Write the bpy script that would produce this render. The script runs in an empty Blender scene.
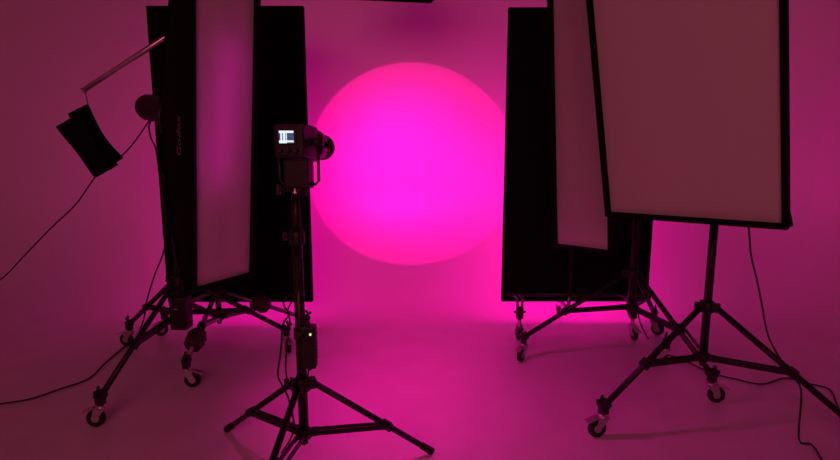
import bpy, bmesh, math, random
from mathutils import Vector, Matrix
random.seed(4)
C = bpy.context.scene.collection
SC = bpy.context.scene
PI = math.pi

# ------------------------------------------------------------------ camera
H, PITCH, F = 1.45, math.radians(9.9), 600.0
cd = bpy.data.cameras.new('camera'); cam = bpy.data.objects.new('camera', cd); C.objects.link(cam)
cam.location = (0, 0, H); cam.rotation_euler = (PI/2 - PITCH, 0, 0)
cd.sensor_width = 36; cd.lens = 36*F/840; cd.clip_start = .05
SC.camera = cam

# ------------------------------------------------------------------ world, exposure, studio lights
w = bpy.data.worlds.new('world'); SC.world = w; w.use_nodes = True
w.node_tree.nodes['Background'].inputs[0].default_value = (.02, .018, .018, 1)
w.node_tree.nodes['Background'].inputs[1].default_value = .05
vs = SC.view_settings
vs.view_transform = 'Standard'; vs.look = 'None'; vs.exposure = 0; vs.gamma = 1; vs.use_curve_mapping = False

MAG = (1, 0.0, .40)
BEAM = (1, 0.0, .29)
def aim(o, tgt):
    o.rotation_euler = (Vector(tgt) - o.location).to_track_quat('-Z', 'Y').to_euler()
def lamp(name, kind, loc, tgt, energy, color, **kw):
    l = bpy.data.lights.new(name, kind); l.energy = energy; l.color = color
    for k, v in kw.items(): setattr(l, k, v)
    o = bpy.data.objects.new(name, l); C.objects.link(o); o.location = loc
    if tgt: aim(o, tgt)
    return o
LENS = (-.424, 2.69, 1.346)
SPOT_AT = (-.105, 5.40, 1.085)
HALF = 18.85
# the projector's beam: an even disc with a hot centre
lamp('beam_edge', 'SPOT', LENS, SPOT_AT, 175, BEAM, spot_size=math.radians(2*HALF), spot_blend=.02, shadow_soft_size=.012)
lamp('beam_core', 'SPOT', LENS, SPOT_AT, 400, BEAM, spot_size=math.radians(2*HALF), spot_blend=1, shadow_soft_size=.012)
# added soft fill spot at the lens, aimed down to brighten the floor
lamp('floor_fill', 'SPOT', LENS, (.12, 2.95, 0), 42, (1, 0, .40), spot_size=math.radians(104), spot_blend=1, shadow_soft_size=.05)
# dim pinkish house light high up behind the photographer
lamp('house_light', 'AREA', (-1.0, -2.4, 2.6), (-.1, 3.0, .9), 48, (1, .18, .27), shape='RECTANGLE', size=2.4, size_y=1.2)
PANEL_L, PANEL_R = 3.1, 5.4        # strength of the two light panels' faces

# ------------------------------------------------------------------ materials
def mat(name, col, rough=.6, metal=0, noise=None, bump=None, spec=.5, sheen=0, emit=None, estr=0):
    m = bpy.data.materials.new(name); m.use_nodes = True; nt = m.node_tree; b = nt.nodes['Principled BSDF']
    b.inputs['Base Color'].default_value = (*col, 1); b.inputs['Roughness'].default_value = rough
    b.inputs['Metallic'].default_value = metal; b.inputs['Specular IOR Level'].default_value = spec
    if sheen: b.inputs['Sheen Weight'].default_value = sheen
    if emit: b.inputs['Emission Color'].default_value = (*emit, 1); b.inputs['Emission Strength'].default_value = estr
    if noise or bump:
        tc = nt.nodes.new('ShaderNodeTexCoord')
    if noise:
        sc, amt = noise; n = nt.nodes.new('ShaderNodeTexNoise'); n.inputs['Scale'].default_value = sc; n.inputs['Detail'].default_value = 6
        nt.links.new(tc.outputs['Object'], n.inputs['Vector'])
        r = nt.nodes.new('ShaderNodeValToRGB'); r.color_ramp.elements[0].position = .35; r.color_ramp.elements[1].position = .65
        r.color_ramp.elements[0].color = (*[c*(1-amt) for c in col], 1); r.color_ramp.elements[1].color = (*[min(1, c*(1+amt*.5)) for c in col], 1)
        nt.links.new(n.outputs['Fac'], r.inputs['Fac']); nt.links.new(r.outputs['Color'], b.inputs['Base Color'])
    if bump:
        sc, st = bump; n2 = nt.nodes.new('ShaderNodeTexNoise'); n2.inputs['Scale'].default_value = sc; n2.inputs['Detail'].default_value = 5
        nt.links.new(tc.outputs['Object'], n2.inputs['Vector'])
        bp = nt.nodes.new('ShaderNodeBump'); bp.inputs['Strength'].default_value = st; bp.inputs['Distance'].default_value = .01
        nt.links.new(n2.outputs['Fac'], bp.inputs['Height']); nt.links.new(bp.outputs['Normal'], b.inputs['Normal'])
    return m
M = {}
M['cyc'] = mat('matte white studio paint', (.80, .79, .79), .75, noise=(.9, .035), bump=(3, .05), spec=.2)
M['floor'] = mat('scuffed white studio floor', (.80, .79, .79), .33, noise=(5, .05), bump=(14, .08), spec=1.0)
for k in ('floor', 'cyc'):
    fb = M[k].node_tree.nodes['Principled BSDF']; fb.inputs['Roughness'].default_value = .5; fb.inputs['Specular IOR Level'].default_value = .8
    fb.inputs['Coat Weight'].default_value = .5; fb.inputs['Coat Roughness'].default_value = .45; fb.inputs['Coat IOR'].default_value = 1.7
M['ceiling'] = mat('dark painted ceiling', (.10, .10, .10), .8, noise=(2, .1))
M['dark'] = mat('black painted metal', (.008, .008, .008), .42, noise=(30, .2))
M['plastic'] = mat('black plastic', (.008, .008, .009), .5, bump=(60, .1))
M['rubber'] = mat('black rubber', (.010, .010, .010), .75, bump=(80, .2))
M['cloth'] = mat('black nylon fabric', (.0035, .0035, .004), .85, bump=(40, .15), spec=.12)
M['velvet'] = mat('black woven canvas', (.006, .006, .006), .9, bump=(90, .3), spec=.1)
M['chrome'] = mat('brushed chrome', (.75, .72, .72), .36, 1, noise=(40, .1))
M['steel'] = mat('dull grey steel', (.30, .29, .29), .38, .9, noise=(30, .2))
M['zinc'] = mat('zinc plated castor steel', (.55, .53, .55), .35, .85, noise=(60, .15))
M['weight'] = mat('dark brown rubberised weight', (.045, .028, .026), .6, bump=(50, .4))
M['cable'] = mat('black cable sheath', (.010, .010, .010), .55)
M['logo'] = mat('grey printed lettering', (.22, .19, .19), .6)
M['lensglass'] = mat('dark lens glass', (.02, .02, .03), .05, spec=.9)
M['screen'] = mat('screen backlight', (.01, .01, .02), .3, emit=(.05, .07, .16), estr=1)
M['screenwhite'] = mat('screen white graphics', (.1, .1, .1), .3, emit=(.75, .85, .95), estr=1.1)
M['led'] = mat('green status light', (.1, .1, .05), .3, emit=(.75, 1, .35), estr=1.6)
M['face_left'] = mat('magenta light panel face, dimmed', (.3, .3, .3), .6, emit=MAG, estr=PANEL_L)
M['face_right'] = mat('magenta light panel face', (.3, .3, .3), .6, emit=MAG, estr=PANEL_R)
m = bpy.data.materials.new('white translucent diffusion fabric'); m.use_nodes = True; nt = m.node_tree; nt.nodes.clear()
out = nt.nodes.new('ShaderNodeOutputMaterial'); df = nt.nodes.new('ShaderNodeBsdfDiffuse'); tr = nt.nodes.new('ShaderNodeBsdfTranslucent'); mx = nt.nodes.new('ShaderNodeMixShader')
tc = nt.nodes.new('ShaderNodeTexCoord'); wv = nt.nodes.new('ShaderNodeTexNoise'); wv.inputs['Scale'].default_value = 5; wv.inputs['Detail'].default_value = 4
bp = nt.nodes.new('ShaderNodeBump'); bp.inputs['Strength'].default_value = .35; bp.inputs['Distance'].default_value = .02
nt.links.new(tc.outputs['Object'], wv.inputs['Vector']); nt.links.new(wv.outputs['Fac'], bp.inputs['Height'])
df.inputs[0].default_value = (.74, .73, .72, 1); tr.inputs[0].default_value = (.7, .69, .68, 1); mx.inputs[0].default_value = .25
nt.links.new(bp.outputs[0], df.inputs['Normal'])
nt.links.new(df.outputs[0], mx.inputs[1]); nt.links.new(tr.outputs[0], mx.inputs[2]); nt.links.new(mx.outputs[0], out.inputs[0])
M['diff'] = m

# ------------------------------------------------------------------ geometry helpers (world coordinates)
def basis(ax):
    ax = Vector(ax).normalized(); s = Vector((0, 0, 1)) if abs(ax.z) < .9 else Vector((1, 0, 0))
    u = ax.cross(s).normalized(); return ax, u, ax.cross(u).normalized()
class MB:
    def __init__(s): s.v = []; s.f = []; s.sm = []
    def add(s, vs_, fs, smooth=False):
        o = len(s.v); s.v += [Vector(p) for p in vs_]
        for f in fs: s.f.append([i+o for i in f]); s.sm.append(smooth)
        return s
    def lathe(s, p0, ax, prof, n=16, cap=True):       # prof: (distance along axis, radius)
        ax, u, v = basis(ax); p0 = Vector(p0); vv = []; ff = []
        for d, r in prof:
            for k in range(n):
                a = 2*PI*k/n; vv.append(p0+ax*d+(u*math.cos(a)+v*math.sin(a))*r)
        m_ = len(prof)
        for i in range(m_-1):
            for k in range(n): ff.append([i*n+k, i*n+(k+1) % n, (i+1)*n+(k+1) % n, (i+1)*n+k])
        s.add(vv, ff, True)
        if cap:
            s.add(vv[:n], [list(range(n))[::-1]]); s.add(vv[-n:], [list(range(n))])
        return s
    def tube(s, a, b, r, n=12, r2=None):
        a, b = Vector(a), Vector(b); L = (b-a).length
        return s.lathe(a, b-a, [(0, r), (L, r if r2 is None else r2)], n)
    def pipe(s, pts, r, n=8):
        pts = [Vector(p) for p in pts]; vv = []; ff = []; pu = None
        for i, p in enumerate(pts):
            d = (pts[min(i+1, len(pts)-1)]-pts[max(i-1, 0)]).normalized()
            if pu is None: _, u, v = basis(d)
            else: u = (pu-d*pu.dot(d)).normalized(); v = d.cross(u)
            pu = u
            for k in range(n):
                a = 2*PI*k/n; vv.append(p+(u*math.cos(a)+v*math.sin(a))*r)
        for i in range(len(pts)-1):
            for k in range(n): ff.append([i*n+k, i*n+(k+1) % n, (i+1)*n+(k+1) % n, (i+1)*n+k])
        s.add(vv, ff, True); s.add(vv[:n], [list(range(n))[::-1]]); s.add(vv[-n:], [list(range(n))])
        return s
    def box(s, c, hx, hy, hz, R=None, bev=0):         # half extents, R = 3 axes
        c = Vector(c); X, Y, Z = [Vector(a) for a in (R or ((1, 0, 0), (0, 1, 0), (0, 0, 1)))]
        bm = bmesh.new(); bmesh.ops.create_cube(bm, size=2)
        for v in bm.verts: v.co = Vector((v.co.x*hx, v.co.y*hy, v.co.z*hz))
        if bev: bmesh.ops.bevel(bm, geom=bm.edges[:], offset=bev, segments=2, affect='EDGES', profile=.6)
        bm.verts.ensure_lookup_table()
        vv = [c+X*v.co.x+Y*v.co.y+Z*v.co.z for v in bm.verts]; ff = [[v.index for v in f.verts] for f in bm.faces]; bm.free()
        return s.add(vv, ff)
    def ball(s, c, r, sc=(1, 1, 1), n=12):
        return s.lathe(Vector(c)-Vector((0, 0, r*sc[2])), (0, 0, 1), [(r*sc[2]*(1-math.cos(PI*i/8)), max(1e-4, r*math.sin(PI*i/8))) for i in range(9)], n, False)
    def build(s, name, m_, parent=None, label=None):
        o0 = Vector((0, 0, 0))
        if parent is not None: o0 = WO[parent.name]
        me = bpy.data.meshes.new(name)
        if parent is None and name not in SETTING:
            xs = [v.x for v in s.v]; ys = [v.y for v in s.v]; zs = [v.z for v in s.v]
            o0 = Vector(((min(xs)+max(xs))/2, (min(ys)+max(ys))/2, min(zs)))
        me.from_pydata([v-o0 for v in s.v], [], s.f)
        me.polygons.foreach_set('use_smooth', s.sm); me.update()
        bm = bmesh.new(); bm.from_mesh(me); bmesh.ops.remove_doubles(bm, verts=bm.verts, dist=1e-6)
        bmesh.ops.recalc_face_normals(bm, faces=bm.faces) if name not in SETTING else None
        bm.to_mesh(me); bm.free()
        me.materials.append(m_); o = bpy.data.objects.new(name, me); C.objects.link(o)
        if parent is not None: o.parent = parent
        else: o.location = o0
        WO[o.name] = o0
        if label: o['label'] = label
        return o
WO = {}; SETTING = {'floor', 'ceiling', 'wall_back', 'wall_left', 'wall_right', 'wall_rear'}
def tag(o, label, cat, group=None):
    o['label'] = label; o['category'] = cat
    if group: o['group'] = group
    return o
def thing(name, loc, label, cat, group=None):
    o = bpy.data.objects.new(name, None); C.objects.link(o); o.location = loc; o.empty_display_size = .1
    WO[o.name] = Vector(loc); return tag(o, label, cat, group)
def smooth_path(pts, sub=6):
    P = [Vector(p) for p in pts]; out_ = []
    for i in range(len(P)-1):
        p0, p1, p2, p3 = P[max(i-1, 0)], P[i], P[i+1], P[min(i+2, len(P)-1)]
        for k in range(sub):
            t = k/sub
            out_.append(.5*((2*p1)+(p2-p0)*t+(2*p0-5*p1+4*p2-p3)*t*t+(3*p1-p0-3*p2+p3)*t**3))
    out_.append(P[-1]); return out_

# ------------------------------------------------------------------ the setting: a white infinity cove
XL, XR, YB, RC, CR, HT = -5.0, 3.65, 5.40, .90, 1.0, 3.9
def wall(name, path):                                  # path: (point, inward normal)
    prof = [(RC*(1-math.sin(t)), RC*(1-math.cos(t))) for t in [PI/2*i/16 for i in range(17)]] + [(0, 1.8), (0, HT)]
    vv = []; ff = []; n = len(prof)
    for p, nr in path:
        for off, z in prof: vv.append((p[0]+nr[0]*off, p[1]+nr[1]*off, z))
    for i in range(len(path)-1):
        for k in range(n-1): ff.append([i*n+k, (i+1)*n+k, (i+1)*n+k+1, i*n+k+1])
    b = MB(); b.add(vv, ff, True); o = b.build(name, M['cyc']); o['kind'] = 'structure'; return o
YR = -3.2
arcL = []; arcR = []
for i in range(13):
    a = PI/2*i/12
    arcL.append(((XL+CR-CR*math.cos(a), YB-CR+CR*math.sin(a)), (math.cos(a), -math.sin(a))))
    arcR.append(((XR-CR+CR*math.sin(a), YB-CR+CR*math.cos(a)), (-math.sin(a), -math.cos(a))))
wall('wall_left', [((XL, YR), (1, 0)), ((XL, 0), (1, 0))] + arcL[:7])
wall('wall_back', arcL[6:] + [((x, YB), (0, -1)) for x in (-2, 0, 2)] + arcR[:7])
wall('wall_right', arcR[6:] + [((XR, 0), (-1, 0)), ((XR, YR), (-1, 0))])
b = MB(); b.add([(XL, YR, 0), (XR, YR, 0), (XR, YB, 0), (XL, YB, 0)], [[0, 1, 2, 3]])
b.build('floor', M['floor'])['kind'] = 'structure'
b = MB(); b.add([(XL, YR, HT), (XL, YB, HT), (XR, YB, HT), (XR, YR, HT)], [[0, 1, 2, 3]])
b.build('ceiling', M['ceiling'])['kind'] = 'structure'
b = MB(); b.add([(XL, YR, 0), (XL, YR, HT), (XR, YR, HT), (XR, YR, 0)], [[0, 1, 2, 3]])
b.build('wall_rear', M['ceiling'])['kind'] = 'structure'

# ------------------------------------------------------------------ pixel helper used to lay out cables and small things where they stand
def at(x, y, Y):
    u_ = (x-420)/F; v = (230-y)/F; d = Vector((u_, math.cos(PITCH)+v*math.sin(PITCH), -math.sin(PITCH)+v*math.cos(PITCH)))
    return Vector((0, 0, H))+d*(Y/d.y)
def gnd(x, y, z=.006):
    u_ = (x-420)/F; v = (230-y)/F; d = Vector((u_, math.cos(PITCH)+v*math.sin(PITCH), -math.sin(PITCH)+v*math.cos(PITCH)))
    return Vector((0, 0, H))+d*((z-H)/d.z)

def gxy(x, y):
    p = gnd(x, y, 0); return (p.x, p.y)

# ------------------------------------------------------------------ stands
def castor(parent, p, yaw, r=.045):                    # p: floor point of the swivel axis, yaw: trailing direction
    p = Vector((p[0], p[1], p[2] if len(p) > 2 else 0)); d = Vector((math.cos(yaw), math.sin(yaw), 0)); s = Vector((-d.y, d.x, 0)); Z = Vector((0, 0, 1))
    c = p + d*.028 + Z*r
    f = MB()
    f.lathe(p+Z*(2*r+.004), Z, [(0, .024), (.012, .026), (.016, .016), (.034, .012), (.05, .012)], 16)
    for sg in (-1, 1):                                 # fork cheeks
        q = [p-d*.024+Z*(2*r+.008), p+d*.03+Z*(2*r+.008), c+d*.014+Z*.006, c+Z*-.012, c-d*.014+Z*.004]
        vv = [a+s*(sg*.018) for a in q]+[a+s*(sg*.0215) for a in q]
        f.add(vv, [[0, 1, 2, 3, 4], [9, 8, 7, 6, 5]]+[[i, (i+1) % 5, (i+1) % 5+5, i+5] for i in range(5)])
    f.box(p+d*.003+Z*(2*r+.008), .027, .0215, .003, (d, s, Z))
    f.tube(c-s*.026, c+s*.026, .006, 10)
    fork = f.build('castor', M['zinc'], parent, 'zinc plated fork')
    wh = MB(); wh.lathe(c-s*.013, s, [(0, r*.55), (.001, r*.8), (.004, r*.97), (.013, r), (.022, r*.97), (.025, r*.8), (.026, r*.55)], 24)
    wh.build('wheel', M['rubber'], fork)
    hb = MB(); hb.lathe(c-s*.0155, s, [(0, r*.38), (.003, r*.46), (.028, r*.46), (.031, r*.38)], 18); hb.build('wheel_hub', M['zinc'], fork)
    br = MB(); q = p+d*.045+Z*(2*r+.002)
    br.box(q+d*.012, .030, .019, .0035, ((d*.94-Z*.34), s, (d*.34+Z*.94)), .002); br.box(q-d*.02+Z*.003, .014, .010, .006, (d, s, Z), .002)
    br.build('brake_pedal', M['zinc'], fork)
    return fork

def tripod(name, c, feet, collar, hub, top, label, group, frac=.58, wheels=True, metal='dark', legr=.0150, poler=.0195, cyaw=(), sections=None, weights={}, cat='light stand', lean=(0, 0)):
    c = Vector((c[0], c[1], 0)); Z = Vector((0, 0, 1)); mt = M[metal]
    t = thing(name, c, label, cat, group)
    zf = .150 if wheels else .018
    P = MB(); P.tube(c+Z*(hub-.02), c+Z*min(top, collar+.62), poler, 18)
    P.tube(c+Z*(hub-.045), c+Z*(hub-.02), poler*.8, 14)
    P.build('lower_pole', mt, t)
    z0 = min(top, collar+.62); rr = poler
    while z0 < top-.02:                                # telescopic sections with a locking collar each
        cl = MB(); cl.lathe(c+Z*(z0-.045), Z, [(0, rr*1.25), (.008, rr*1.5), (.05, rr*1.5), (.06, rr*1.2)], 18)
        cl.tube(c+Z*(z0-.015), c+Z*(z0-.015)+Vector((-.045, .01, 0)), .006, 8)
        cl.box(c+Z*(z0-.015)+Vector((-.052, .011, 0)), .008, .006, .016, None, .003)
        cl.build('pole_clamp', M['plastic'], t)
        rr *= .84; z1 = min(top, z0+.66)
        q = MB(); q.tube(c+Z*(z0-.01), c+Z*z1, rr, 16); q.build('pole_section', mt, t); z0 = z1
    sp = MB(); sp.lathe(c+Z*(top-.005), Z, [(0, .012), (.012, .013), (.02, .008), (.045, .008), (.055, .0075)], 12); sp.build('spigot', M['chrome'], t)
    K = MB(); K.lathe(c+Z*(collar-.03), Z, [(0, poler*1.25), (.006, poler*1.75), (.05, poler*1.75), (.06, poler*1.25)], 20)
    K.tube(c+Z*(collar+.01), c+Z*(collar+.01)+Vector((-.052, -.012, .0)), .006, 8); K.box(c+Z*(collar+.01)+Vector((-.06, -.014, 0)), .010, .006, .018, None, .003)
    B = MB(); B.lathe(c+Z*(hub-.022), Z, [(0, poler*1.2), (.005, poler*1.6), (.038, poler*1.6), (.044, poler*1.2)], 20)
    ends = []
    for i, f in enumerate(feet):
        fw = weights[i] if i in weights else frac
        f = Vector((f[0], f[1], f[2] if len(f) > 2 else 0)); d = (f-c); d.z = 0; L = d.length; d.normalize(); s = Vector((-d.y, d.x, 0))
        a = c+d*poler*2.2+Z*collar; e = Vector((f.x, f.y, f.z+zf))
        for sg in (-1, 1): K.box(a-d*.012+s*sg*.0165, .024, .0035, .020, (d, s, Z), .002)
        for sg in (-1, 1): B.box(c+d*poler*2+Z*hub+s*sg*.013, .018, .003, .014, (d, s, Z), .002)
        lg = MB(); u = (e-a).normalized()
        lg.tube(a, e, legr, 12)
        leg = lg.build('leg', mt, t)
        m_ = a.lerp(e, frac); h0 = c+d*poler*2.2+Z*hub
        bj = MB(); bj.box(m_, .022, legr+.005, legr+.004, (u, s, u.cross(s)), .003); bj.tube(m_-s*(legr+.011), m_+s*(legr+.011), .006, 8); bj.build('rivet_bracket', M['plastic'], leg)
        br = MB(); bd = (m_-h0).normalized(); bz = bd.cross(s)
        for sg in (-1, 1): br.box(h0.lerp(m_, .5)+s*sg*(legr+.002), (m_-h0).length/2, .0025, .0105, (bd, s, bz))
        br.build('brace', mt, t)
        if wheels:
            jn = MB(); jn.box(e-u*.005+Z*.004, .026, .020, .022, (u, s, u.cross(s)), .006); jn.box(e+Z*-.010, .019, .019, .026, (d, s, Z), .005)
            jn.tube(e-Z*.042, e-Z*.03, .012, 12)
            jn.build('leg_end_clamp', M['plastic'], leg)
            kn = MB(); w0 = e-u*.004+u.cross(s)*(-.026 if u.cross(s).z < 0 else .026); nn = (w0-e).normalized()
            kn.tube(e, w0+nn*.012, .006, 8)
            for sg in (-1, 1): kn.box(w0+nn*.018+u*sg*.011, .013, .004, .009, ((u*sg*.8+nn*.6), s, (nn*.8-u*sg*.6)), .003)
            kn.build('wing_knob', M['plastic'], leg)
            castor(t, f, cyaw[i] if i < len(cyaw) else random.uniform(0, 6.28))
        else:
            rf = MB(); rf.tube(e-u*.05, e+u*.012, legr*1.18, 14, legr*1.25); rf.build('rubber_foot', M['rubber'], leg)
        if i in weights:
            wb = MB(); q = a.lerp(e, fw); v = u.cross(s)
            prof = [(-.062, .028), (-.055, .045), (-.02, .058), (0, .053), (.02, .058), (.055, .046), (.062, .028)]
            wb.lathe(q, u, prof, 9); wb.box(q+v*.012, .05, .050, .014, (u, s, v), .006)
            wb.tube(q-s*.05, q+s*.062, .010, 10)
            wb.build('leg_weight', M['weight'], t, 'dark lumpy weight clamped round a chrome leg')
    K.build('leg_collar', M['plastic'], t); B.build('brace_hub', M['plastic'], t)
    return t

G1 = 'black roller stands under the softboxes'
L1 = (-1.405, 3.394); L3 = (-1.289, 3.70); R1 = (1.417, 2.85); R2 = (1.282, 3.513); PR = (1.013, 4.114); CS = (-.478, 2.293)
tripod('roller_stand', L1, [gxy(103, 426), gxy(131, 346), gxy(287, 352)], .56, .36, 1.42,
       'black wheeled stand at far left carrying the lettered strip softbox', G1, cyaw=(3.25, 3.0, 5.2))
tripod('roller_stand', R2, [gxy(523, 360), gxy(710, 402), (1.643, 4.042)], .57, .36, 1.52,
       'black wheeled stand carrying the narrow strip softbox beside right black panel', G1, cyaw=(4.1, -.1, 5.6))
tripod('roller_stand', R1, [gxy(602, 436), (1.91, 2.46), (1.50, 3.48)], .57, .31, 1.50,
       'black wheeled stand at far right under the wide softbox', G1, cyaw=(3.35, .5, 2.6))
G2 = 'chrome wheeled bases of the two black panels'
tripod('panel_stand', L3, [(-1.305, 3.172), (-1.786, 4.03), (-.775, 3.93)], .40, .24, 2.04,
       'chrome wheeled stand with dark lumpy leg weights below left black panel', G2, frac=.50, metal='steel', legr=.014, poler=.019,
       cyaw=(.1, 3.9, .1), weights={0: .70, 2: .42}, cat='light stand')
YP = 4.20
def rolling_base(label):                               # drop legs with castors that carry the right black panel
    t = thing('panel_stand', (1.07, 3.965, 0), label, 'light stand', G2); Z = Vector((0, 0, 1)); yb = 3.965
    yc = 4.16
    b = MB(); b.tube((.62, yc, .255), (1.60, yc, .255), .016, 14); b.build('crossbar', M['dark'], t)
    b = MB(); b.tube((1.07, yc-.01, .24), (1.07, yc-.01, 1.98), .018, 16); b.build('lower_pole', M['dark'], t)
    b = MB(); b.tube((1.07, yc, .14), (1.07, 4.46, .14), .013, 12); b.tube((1.07, yc, .13), (1.07, yc, .26), .013, 12); b.tube((1.07, 4.46, .15), (1.07, 4.46, .12), .014, 12); b.build('outrigger', M['steel'], t)
    for x, lean, yaw in ((.684, .0, 4.4), (1.462, .03, 4.9)):
        b = MB()
        for sg in (-1, 1): b.pipe([(x+sg*.020-lean, yc-.01, .262), (x+sg*.020-lean, yb+.02, .285), (x+sg*.019-lean, yb, .275), (x+sg*.013, yb-.01, .20)], .0095, 8)
        leg = b.build('leg', M['steel'], t)
        b = MB(); b.box((x, yb-.01, .185), .024, .022, .04, None, .008); b.tube((x-.04, yb-.01, .19), (x+.04, yb-.01, .19), .008, 8); b.tube((x, yb-.01, .15), (x, yb-.01, .135), .013, 12)
        b.build('leg_weight', M['weight'], leg)
        castor(t, (x, yb-.01, 0), yaw, .040)
    castor(t, (1.07, 4.46, .003), 1.2, .036)
PR = (1.07, 4.15)
rolling_base('low chrome stand whose short legs and castors show beneath right black panel')
tripod('light_stand', CS, [(-.921, 2.67), (.045, 2.474), (-.606, 1.735)], .416, .20, 1.19,
       'black tripod light stand with plain feet in the middle, holding the projector light', None, frac=.61, wheels=False, legr=.0132, poler=.020)

# ------------------------------------------------------------------ softboxes
def softbox(name, bc, yaw, tilt, roll, wd, ht, depth, label, group, logo=False, rim=.035, glow=None, ring_off=0.):
    n = Vector((math.sin(yaw)*math.cos(tilt), -math.cos(yaw)*math.cos(tilt), -math.sin(tilt)))
    r = Vector((math.cos(yaw), math.sin(yaw), 0)); u = r.cross(n); u = -u if u.z < 0 else u
    r, u = r*math.cos(roll)+u*math.sin(roll), -r*math.sin(roll)+u*math.cos(roll)
    B0 = Vector(bc); c = B0+u*ht/2
    t = thing(name, B0, label, 'softbox', group)
    def P(x, y, z): return c+r*x+u*y+n*z              # z forward
    W, Hh = wd/2, ht/2
    # shell: front lip, then panels that belly out and taper back to the ring
    s = MB(); rings = []; N = 10
    prof = [(.0, 1.0), (-.035, 1.0)] + [(-.035-(depth-.035)*k/N, None) for k in range(1, N+1)]
    rs = .085
    for z, q in prof:
        if q is None:
            tt = (-.035-z)/(depth-.035); bl = 1-tt**1.35
            hx = rs+(W-rs)*bl; hy = rs+(Hh-rs)*bl
        else: hx, hy = W, Hh
        ring = []
        for (sx, sy, ax) in ((-1, -1, 0), (1, -1, 1), (1, 1, 0), (-1, 1, 1)):
            ring.append(P(sx*hx, sy*hy, z))
        full = []
        for k in range(4):
            a, b_ = ring[k], ring[(k+1) % 4]
            for m_ in range(6):
                p = a.lerp(b_, m_/6)
                if q is None:                          # fabric dips between the ribs
                    p = p.lerp(P(0, 0, z), .03*math.sin(PI*m_/6))
                full.append(p)
        rings.append(full)
    vv = [p for rg in rings for p in rg]; n_ = 24; ff = []
    for i in range(len(rings)-1):
        for k in range(n_): ff.append([i*n_+k, i*n_+(k+1) % n_, (i+1)*n_+(k+1) % n_, (i+1)*n_+k])
    s.add(vv, ff, True)
    sh = s.build('shell', M['cloth'], t)
    # ribs along the four corners
    for sx, sy in ((-1, -1), (1, -1), (1, 1), (-1, 1)):
        rb = MB(); pts = []
        for k in range(N+1):
            tt = k/N; bl = 1-tt**1.35; pts.append(P(sx*(rs+(W-rs)*bl+.002), sy*(rs+(Hh-rs)*bl+.002), -.035-(depth-.035)*tt))
        rb.pipe(pts, .006, 6); rb.build('rib', M['velvet'], sh)
    # rim
    rm = MB(); o_ = (W+.004, Hh+.004); i_ = (W-rim*.6, Hh-rim*.6)
    vv = []
    for zz in (.012, -.012):
        for (hx, hy) in (o_, i_):
            for sx, sy in ((-1, -1), (1, -1), (1, 1), (-1, 1)): vv.append(P(sx*hx, sy*hy, zz))
    ff = []
    for k in range(4):
        k2 = (k+1) % 4
        ff += [[k, k2, 4+k2, 4+k], [8+k, 12+k, 12+k2, 8+k2], [k, 8+k, 8+k2, k2], [4+k, 4+k2, 12+k2, 12+k]]
    rm.add(vv, ff); rm.build('rim', M['velvet'], t)
    # diffuser: taut cloth with a slight belly and creases
    d = MB(); nx, ny = 20, 44; vv = []
    random.seed(int(W*1000+yaw*100))
    cr = [(random.uniform(-.3, .3), random.uniform(-.9, .9), random.uniform(.05, .15)) for _ in range(5)]
    for j in range(ny+1):
        for i in range(nx+1):
            x = -1+2*i/nx; y = -1+2*j/ny
            e = (1-x**4)*(1-y**8)
            z = -.012+.010*e+.0022*math.sin(7*x+3.1*y)*e+.0018*math.sin(13*y-2*x+1)*e
            for cx, cy, cw in cr: z -= .003*math.exp(-((y-cy-cx*x*.3)/.012)**2)*math.exp(-((x-cx)/.5)**2)
            vv.append(P(x*(W-rim*.45), y*(Hh-rim*.45), z))
    ff = [[j*(nx+1)+i, j*(nx+1)+i+1, (j+1)*(nx+1)+i+1, (j+1)*(nx+1)+i] for j in range(ny) for i in range(nx)]
    d.add(vv, ff, True); d.build('front_diffuser', M['diff'], t, 'pale translucent cloth front')
    sr = MB(); sr.lathe(P(0, 0, -depth+.02), -n, [(0, .10), (.004, .112), (.028, .112), (.034, .09)], 28); sr.build('speed_ring', M['dark'], t)
    if glow: glow(P)
    if logo:
        cu = bpy.data.curves.new('lettering', 'FONT'); cu.body = 'Godox'; cu.size = .066; cu.extrude = .0004; cu.align_x = 'CENTER'; cu.align_y = 'CENTER'; cu.space_character = 1.05; cu.shear = .15
        to = bpy.data.objects.new('tmp', cu); C.objects.link(to); bpy.context.view_layer.update()
        me = bpy.data.meshes.new_from_object(to); bpy.data.objects.remove(to)
        zb = -.035-(depth-.035)*.30; za = -.035-(depth-.035)*.05
        def side(z, y): 
            tt = (-.035-z)/(depth-.035); bl = 1-tt**1.35; return P(-(rs+(W-rs)*bl), y, z)
        up = u; f_ = (side(za, 0)-side(zb, 0)).normalized()      # toward the front
        nn = f_.cross(up); nn = nn if nn.dot(-r) > 0 else -nn
        # reads bottom to top: text x -> up, text y -> normal x up
        ty = nn.cross(up)
        base = side(zb*.55+za*.45, LOGO_Y)+nn*.004
        o0 = WO[sh.name]
        for v in me.vertices: v.co = base+up*v.co.x+ty*v.co.y+nn*v.co.z-o0
        me.materials.clear(); me.materials.append(M['logo'])
        lo = bpy.data.objects.new('lettering', me); C.objects.link(lo); lo.parent = sh; lo['label'] = 'dim grey brand lettering running up the side'
        WO[lo.name] = o0
    return dict(P=P, n=n, r=r, u=u, c=c, back=P(0, 0, -depth-.014))

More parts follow.
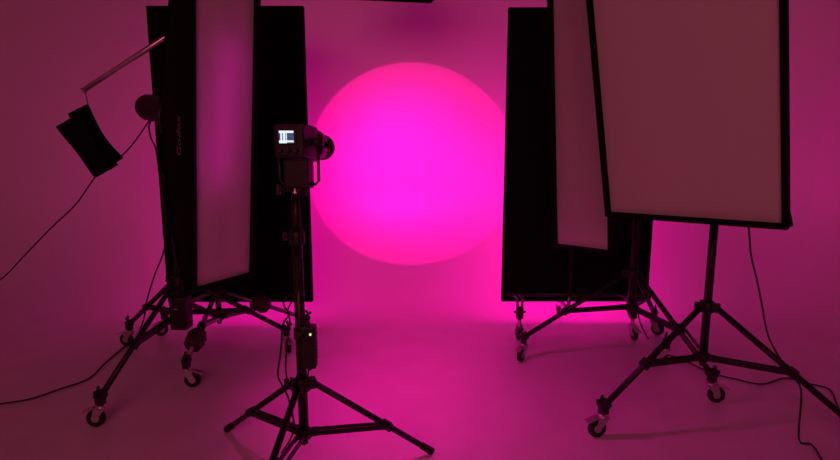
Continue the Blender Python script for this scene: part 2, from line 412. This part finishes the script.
LOGO_Y = -.055
GS = 'softboxes on the wheeled stands'
def glow1(P):                                          # added area light behind the left strip softbox's cloth, makes its violet streak
    a, b_ = P(.035, .42, -.13), P(-.045, -.30, -.13)
    o = lamp('streak_fill', 'AREA', (a+b_)/2, None, .62, (1, 0, .55), shape='RECTANGLE', size=.03, size_y=(a-b_).length)
    z = -(P(0, 0, 1)-P(0, 0, 0)); y = (a-b_).normalized(); x = y.cross(z).normalized(); y = z.cross(x)
    o.rotation_euler = Matrix((x, y, z)).transposed().to_euler()
s1 = softbox('strip_softbox', (-1.043, 3.103, .618), .999, .11, .014, .40, 1.66, .40,
     'tall strip softbox at left with grey lettering on its black side', GS, logo=True, glow=glow1)
s2 = softbox('strip_softbox', (.853, 3.10, .797), -.92, .02, .055, .38, 1.50, .36,
     'narrow strip softbox partly covering right black panel', GS)
s3 = softbox('softbox', (1.039, 2.304, 1.084), -.839, .177, .047, .695, 1.10, .30,
     'wide pale-fronted rectangular softbox at upper right', GS, rim=.022)

def strobe(sb, c, label, length=.30, rad=.062, top=1.4, hside=1, lift=0.):
    n, u, r = sb['n'], sb['u'], sb['r']; p = sb['back']+sb['u']*lift; hs = r*hside
    t = thing('studio_strobe', p, label, 'strobe light', 'strobe heads behind the softboxes')
    b_ = MB(); b_.lathe(p, -n, [(0, rad*1.15), (.03, rad*1.2), (.045, rad), (length*.9, rad), (length, rad*.88)], 24); b_.build('body', M['plastic'], t)
    bk = MB(); bk.lathe(p-n*length, -n, [(0, rad*.8), (.004, rad*.78)], 20)
    for k in range(3): bk.tube(p-n*(length+.002)+u*(.02-.02*k)+r*.02, p-n*(length+.014)+u*(.02-.02*k)+r*.02, .006, 10)
    bk.build('rear_panel', M['dark'], t)
    h = MB(); h.pipe(smooth_path([p-n*.07+hs*(rad), p-n*.09+hs*(rad+.035), p-n*(length*.55)+hs*(rad+.04), p-n*(length-.06)+hs*(rad+.03), p-n*(length-.05)+hs*rad], 4), .008, 8); h.build('handle', M['plastic'], t)
    tp = Vector((c[0], c[1], top)); q = p-n*min(length*.5, max(.02, (p-tp).dot(n)))-u*rad
    br = MB(); br.tube(tp-Vector((0, 0, .02)), tp+Vector((0, 0, .05)), .019, 14); br.pipe([tp+Vector((0, 0, .03)), q-u*.012, q+u*.01], .013, 8)
    br.box(tp+Vector((0, 0, .045)), .022, .018, .022, None, .004); br.tube(tp+Vector((0, 0, .04)), tp+Vector((.07, .02, .03)), .008, 8)
    br.build('tilt_bracket', M['plastic'], t)
    return p-n*length
e1 = strobe(s1, L1, 'black strobe head jutting left of left panel, behind the lettered softbox', .25, .072, 1.42, lift=.035)
e2 = strobe(s2, R2, 'black strobe head hidden behind narrow strip softbox', .24, .06, 1.50)
e3 = strobe(s3, R1, 'black strobe head behind wide softbox at upper right', .24, .06, 1.50)

# ------------------------------------------------------------------ tall black light panels facing the back wall
def panel(name, c4, Y, stand, label, hub_z, face):
    (x0, zt), (x1, zb) = c4; th = .045; cx, cz = (x0+x1)/2, (zt+zb)/2; hw, hh = (x1-x0)/2, (zt-zb)/2
    t = thing(name, (cx, Y, zb), label, 'light panel', 'tall black panels glowing towards the back wall')
    h = MB(); h.box((cx, Y+th/2, cz), hw, th/2, hh, None, .006); h.build('housing', M['velvet'], t)
    fr = MB()
    for sx in (-1, 1): fr.box((cx+sx*(hw-.012), Y-.003, cz), .012, .005, hh, None, .002)
    for sz in (-1, 1): fr.box((cx, Y-.003, cz+sz*(hh-.012)), hw, .005, .012, None, .002)
    fr.build('edge_frame', M['velvet'], t)
    d = MB(); d.box((cx, Y+th+.002, cz-hh*.42), hw-.02, .002, hh*.56); d.build('light_face', M[face], t, 'glowing magenta face')
    mb = MB()
    for z in (hub_z, hub_z-.7):
        mb.box((stand[0], Y-.016, z), .11, .008, .035, None, .003); mb.tube((stand[0], stand[1], z-.03), (stand[0], stand[1], z+.03), .028, 16)
        mb.box((stand[0], (stand[1]+Y)/2-.005, z), .018, abs(Y-stand[1])/2, .018, None, .003)
    mb.build('mount_bracket', M['dark'], t)
YL = 4.12
panel('panel_light', ((-1.791, 2.219), (-.764, .213)), YL, L3, 'tall black panel behind the lettered strip softbox at left', 1.9, 'face_left')
panel('panel_light', ((.593, 2.225), (1.650, .192)), YP, PR, 'tall black panel behind the narrow strip softbox at right', 1.9, 'face_right')

# ------------------------------------------------------------------ boom arm, overhead softbox and sandbag
piv = Vector((L3[0], L3[1]-.045, 2.08)); e0 = at(84, 90, 3.50)
dirb = (piv-e0).normalized(); e4 = piv+dirb*1.55
t = thing('boom_arm', piv, 'thin chrome boom arm rising from the sandbag to upper left softbox', 'boom arm')
b = MB(); b.tube(e0, piv+dirb*.25, .0145, 14); b.tube(e0-dirb*.012, e0, .017, 14); b.build('outer_tube', M['chrome'], t)
b = MB(); b.tube(piv+dirb*.2, e4, .0115, 12); b.build('inner_tube', M['chrome'], t)
b = MB(); b.lathe(piv+Vector((0, -.03, 0)), (0, 1, 0), [(0, .026), (.006, .034), (.05, .034), (.06, .026)], 20); b.box(piv, .05, .022, .022, (dirb, (0, 1, 0), dirb.cross(Vector((0, 1, 0)))), .004)
b.tube(piv+Vector((0, -.03, 0)), piv+Vector((0, -.075, 0)), .008, 10); b.box(piv+Vector((0, -.08, 0)), .03, .007, .009, None, .003)
b.tube((L3[0], L3[1], 2.00), (L3[0], L3[1], 2.12), .017, 14)
b.build('pivot_clamp', M['dark'], t)
b = MB(); q = e0+dirb*.012; b.pipe([q, at(86, 96, 3.50), at(88, 105, 3.50)], .003, 6); b.build('hook', M['steel'], t)

Fc = at(431, 3.2, 4.22); zz = Fc.z
ex = Vector((-.48, -.10, 0)).normalized(); ey = Vector((.10, -.48, 0)).normalized()
cen = Fc+ex*.30+ey*.30
t = thing('overhead_softbox', cen, 'black softbox hanging overhead at the top edge of the view', 'softbox')
b = MB(); rings = [(0, .30), (.04, .30), (.14, .25), (.26, .16), (.34, .08)]; vv = []; ff = []
for z_, h_ in rings:
    for sx, sy in ((-1, -1), (1, -1), (1, 1), (-1, 1)): vv.append(cen+ex*sx*h_+ey*sy*h_+Vector((0, 0, z_)))
for i in range(len(rings)-1):
    for k in range(4): ff.append([i*4+k, i*4+(k+1) % 4, i*4+4+(k+1) % 4, i*4+4+k])
ff.append([16, 17, 18, 19]); b.add(vv, ff); b.build('shell', M['cloth'], t)
b = MB(); b.add([cen+ex*sx*.285+ey*sy*.285+Vector((0, 0, .012)) for sx, sy in ((-1, -1), (1, -1), (1, 1), (-1, 1))], [[0, 1, 2, 3]]); b.build('front_diffuser', M['velvet'], t, 'dark cloth front')
b = MB(); tp = cen+Vector((0, 0, .33)); b.tube(tp, tp+Vector((0, 0, .24)), .055, 18); b.tube(tp, tp+Vector((0, 0, .02)), .085, 20); b.build('lamp_head', M['plastic'], t)
b = MB(); q = tp+Vector((0, 0, .2)); b.pipe([q, q.lerp(e4, .5)+Vector((0, 0, .02)), e4], .011, 8); b.tube(e4-dirb*.03, e4+dirb*.03, .02, 12); b.build('hanger', M['dark'], t)

# sandbag: two flat pouches folded over a strap, pinched in the middle
t = thing('sandbag', at(92, 178, 3.50), 'black pinched sandbag hanging from the chrome boom arm', 'sandbag')
def pouch(name, corners, Y, th, pin):
    # corners: A (lower-left of upper end), B (right of upper end), C (right of lower end), D (left of lower end)
    A, B_, C_, D = [at(x, y, Y) for x, y in corners]; b = MB(); nx, ny = 12, 18; fr = []; bk = []
    for j in range(ny+1):
        v = j/ny
        l = A.lerp(D, v); rr_ = B_.lerp(C_, v); mid = (l+rr_)/2; k = 1-pin*math.sin(PI*v)**1.2
        shift = (rr_-l)*(-.07*math.sin(PI*v))
        l = mid+(l-mid)*k+shift; rr_ = mid+(rr_-mid)*k*1.02+shift
        for i in range(nx+1):
            x = i/nx; p = l.lerp(rr_, x)
            z = th*(max(0, 1-(2*x-1)**4)**.6)*(.25+.75*abs(math.sin(2*PI*v))**.7*(1 if 0 < v < 1 else 0)) + .002*math.sin(17*x+9*v)
            fr.append(p+Vector((0, -z-.003, 0))); bk.append(p+Vector((0, z+.003, 0)))
    N1 = nx+1
    f1 = [[j*N1+i, j*N1+i+1, (j+1)*N1+i+1, (j+1)*N1+i] for j in range(ny) for i in range(nx)]
    o2 = len(fr); edge = [i for i in range(nx+1)]+[j*N1+nx for j in range(1, ny+1)]+[ny*N1+i for i in range(nx-1, -1, -1)]+[j*N1 for j in range(ny-1, 0, -1)]
    ff = f1+[[a+o2 for a in q[::-1]] for q in f1]+[[edge[k], edge[(k+1) % len(edge)], edge[(k+1) % len(edge)]+o2, edge[k]+o2] for k in range(len(edge))]
    b.add(fr+bk, ff, True); return b.build(name, M['velvet'], t)
pouch('front_pouch', [(56, 127), (82, 112), (118, 165), (95, 178)], 3.46, .022, .20)
pouch('rear_pouch', [(68, 114), (88, 104), (123, 158), (103, 171)], 3.53, .022, .20)
b = MB(); b.pipe([at(80, 110, 3.50), at(86, 106, 3.50), at(88, 105, 3.50)], .006, 6); b.pipe([at(78, 112, 3.46), at(86, 107, 3.5), at(87, 108, 3.53)], .005, 6); b.build('strap', M['velvet'], t)

# ------------------------------------------------------------------ projector light on the middle stand
ax = Vector((.125, .985, -.09)).normalized(); sx_ = Vector((ax.y, -ax.x, 0)).normalized(); Z = Vector((0, 0, 1))
base = at(288, 141, 2.22); Rb = (sx_, ax, Z)
t = thing('projector_light', (CS[0], CS[1], 1.19), 'black projector light with lit rear screen and round lens on middle stand', 'spotlight')
b = MB(); b.box(base+ax*.10, .056, .10, .060, Rb, .010)
for k in range(5): b.box(base+ax*(.05+.028*k)+Z*.060, .045, .005, .006, Rb, .002)
b.build('lamp_housing', M['plastic'], t)
b = MB(); sc_ = base-ax*.003+Z*.014; b.box(sc_, .034, .003, .028, Rb, .002); b.build('screen_bezel', M['dark'], t)
sb_ = MB(); sb_.box(sc_-ax*.004-sx_*.003, .0275, .001, .0225, Rb); scr = sb_.build('screen', M['screen'], t, 'small lit screen with white bars')
g = MB(); f_ = sc_-ax*.0056-sx_*.003
for (x0, x1, z0, z1) in ((-.0275, .0275, .0145, .0225), (-.0275, .0275, -.019, -.0125), (-.0275, .002, -.0225, -.0125), (-.022, -.016, -.0125, .0145), (-.012, -.004, -.0125, .0145), (-.001, .002, -.0125, .0145)):
    g.box(f_+sx_*(x0+x1)/2+Z*(z0+z1)/2, (x1-x0)/2, .0004, (z1-z0)/2, Rb)
g.build('screen_graphics', M['screenwhite'], scr, 'white menu bars on the screen')
b = MB(); kx = base-ax*.004
for dx, dz in ((.0, -.034), (-.03, -.036), (.03, -.036)): b.lathe(kx+sx_*dx+Z*dz, -ax, [(0, .010), (.010, .009), (.012, .006)], 14)
b.build('control_knob', M['dark'], t)
b = MB(); p0 = base+ax*.19
b.lathe(p0, ax, [(0, .050), (.012, .064), (.03, .069), (.10, .069), (.125, .062), (.15, .048), (.17, .044)], 30); b.build('barrel', M['dark'], t)
b = MB(); b.box(p0+ax*.065+Z*.070, .02, .05, .006, Rb, .003); b.build('top_rail', M['plastic'], t)
b = MB(); b.tube(p0+ax*.06+sx_*.07, p0+ax*.06+sx_*.10, .014, 14); b.build('focus_lever', M['plastic'], t)
b = MB(); b.lathe(p0+ax*.17, ax, [(0, .046), (.004, .052), (.020, .053), (.024, .047)], 30); b.lathe(p0+ax*.20, ax, [(0, .047), (.004, .054), (.05, .056), (.056, .055), (.056, .049), (.02, .046)], 30, False)
b.lathe(p0+ax*.19, ax, [(0, .043), (.03, .043)], 24, False); b.build('lens_tube', M['dark'], t)
b = MB(); b.lathe(p0+ax*.205, ax, [(0, .044), (.006, .040), (.010, .025), (.012, .004)], 24); b.build('lens', M['lensglass'], t, 'round glass lens')
# yoke: flat U bracket under the housing
yk = base+ax*.12; b = MB()
Lx, Rx, zb_ = -.080, .076, -.158
b.pipe([yk+sx_*Lx+Z*.0, yk+sx_*Lx+Z*(zb_+.015), yk+sx_*(Lx+.012)+Z*zb_, yk+sx_*(Rx-.012)+Z*zb_, yk+sx_*Rx+Z*(zb_+.015), yk+sx_*Rx+Z*.01], .0065, 8)
b.tube(yk+sx_*(Rx-.035)+Z*.005, yk+sx_*(Rx+.022)+Z*.005, .016, 14); b.tube(yk+sx_*(Lx-.012), yk+sx_*(Lx+.02), .014, 14)
b.build('yoke', M['dark'], t)
b = MB(); q = Vector((CS[0]+.012, CS[1]+.02, 0)); b.box(q+Z*1.265, .048, .042, .055, Rb, .008); b.tube(q+Z*1.18, q+Z*1.225, .030, 16); b.tube(q+Z*1.205, q+Z*1.205+Vector((-.075, 0, 0)), .008, 8)
b.box(q+Z*1.205+Vector((-.082, 0, 0)), .008, .008, .02, None, .003)
b.build('mount_block', M['plastic'], t)

# power pack hung low on the far left stand
pk = Vector((L1[0]+.035, L1[1]-.085, .395))
t = thing('power_pack', pk-Z*.1, 'black power pack hung on the lettered softbox stand below left panel', 'power pack')
b = MB(); b.box(pk, .050, .045, .095, None, .010); b.build('case', M['plastic'], t)
b = MB(); b.box(pk+Vector((-.012, -.046, .03)), .012, .0012, .003); b.build('label', M['zinc'], t, 'small pale label')
b = MB(); b.pipe(smooth_path([pk+Vector((-.04, 0, .09)), pk+Vector((-.055, 0, .13)), pk+Vector((-.075, .02, .15)), pk+Vector((0, 0, .135)), pk+Vector((.04, 0, .09))], 4), .006, 8); b.build('strap', M['velvet'], t)

# power supply clamped low on the middle stand
pc = at(309, 346, CS[1]-.01)
t = thing('power_supply', pc-Z*.09, 'black power supply box with small green light on middle stand', 'power supply')
b = MB(); b.box(pc, .030, .026, .088, None, .008)
for k in range(6): b.box(pc+Vector((.029, 0, -.05+.014*k)), .003, .018, .003)
b.build('case', M['plastic'], t)
b = MB(); b.tube(pc+Vector((.012, -.0255, .058)), pc+Vector((.012, -.0295, .058)), .0042, 12); b.build('status_light', M['led'], t, 'tiny lit green status light')
b = MB(); b.box(pc+Vector((-.026, 0, .05)), .020, .026, .012, None, .004); b.tube((CS[0], CS[1], pc.z+.03), (CS[0], CS[1], pc.z+.07), .027, 16); b.build('clamp', M['dark'], t)
for sg in (-1, 1): b = MB(); b.tube(pc+Z*sg*.086, pc+Z*sg*.10, .008, 10); b.build('cable_gland', M['rubber'], t)

# ------------------------------------------------------------------ cables
def cable(name, pts, label, r=.0042):
    b = MB(); b.pipe(smooth_path(pts, 7), r, 6); return tag(b.build(name, M['cable']), label, 'cable')
cable('cable', [e1+Vector((.03, 0, -.06)), at(147, 124, 3.6), at(132, 145, 3.6), at(117, 160, 3.62), at(97, 175, 3.64), at(76, 204, 3.66), at(50, 229, 3.68), at(25, 255, 3.7), at(0, 280, 3.72), at(-30, 296, 3.72), at(-80, 300, 3.7), at(-130, 330, 3.7), gnd(-160, 350)],
      'black cable hanging through the air from left strobe past the sandbag', .0048)
cable('cable', [e1+Vector((.04, 0, -.06)), at(149, 126, 3.6), at(151, 138, 3.58), at(156, 150, 3.55), at(160, 180, 3.52), at(166, 220, 3.5), at(164, 250, 3.5), at(155, 274, 3.55), at(147, 300, 3.6), at(144, 318, 3.66), gnd(138, 334), gnd(130, 342), gnd(118, 352), gnd(104, 364), gnd(88, 379), gnd(60, 389), gnd(30, 399), gnd(0, 404), gnd(-40, 412), gnd(-90, 415)],
      'black cable dropping beside left panel, then running along the floor to the left', .0048)
legp = Vector((1.40, 2.85, .57)).lerp(Vector((1.91, 2.46, .15)), .62)
cable('cable', [e3+Vector((-.02, 0, -.05)), at(749, 232, 2.78), at(751, 255, 2.76), at(757, 280, 2.74), at(762, 305, 2.72), at(768, 335, 2.68), at(781, 360, 2.6), legp+Vector((.0, -.022, .0)), legp+Vector((.03, -.03, -.07)), Vector((legp.x+.035, legp.y-.035, .06)), Vector((legp.x+.04, legp.y-.05, .008)), gnd(812, 445), gnd(824, 463), gnd(840, 490), gnd(860, 520)],
      'black cable hanging under the wide softbox and leaving at the lower right corner', .0046)
cable('cable', [Vector((R2[0]+.03, R2[1], .9)), at(636, 290, 3.5), at(638, 308, 3.5), at(640, 322, 3.52), gnd(648, 338), gnd(660, 352), gnd(676, 357), gnd(690, 363), gnd(712, 373), gnd(735, 379), gnd(762, 384), gnd(785, 378), gnd(806, 383), gnd(829, 389), gnd(836, 402), gnd(840, 415), gnd(846, 430), gnd(875, 440)],
      'black cable from narrow softbox stand, winding on the floor under the wheeled stand at right', .0046)
cable('cable', [at(297, 292, 2.27), at(285, 298, 2.29), at(284, 306, 2.29), at(289, 314, 2.29), at(283, 325, 2.29), at(281, 350, 2.29), at(278, 374, 2.28), at(282, 385, 2.27), at(289, 400, 2.26), at(294, 425, 2.24), at(290, 440, 2.22), gnd(282, 452), gnd(276, 463), gnd(268, 490), gnd(240, 520)],
      'black cable looping down left side of the middle stand', .0040)
cable('cable', [at(299, 196, 2.27), at(301, 250, 2.26), at(296, 290, 2.26), at(288, 310, 2.28), at(290, 322, 2.28), at(287, 345, 2.28), at(286, 372, 2.27), at(292, 390, 2.25), at(306, 380, 2.27), at(309, 366, 2.285)],
      'black cable tied along the middle pole and curling back to the power supply', .0035)
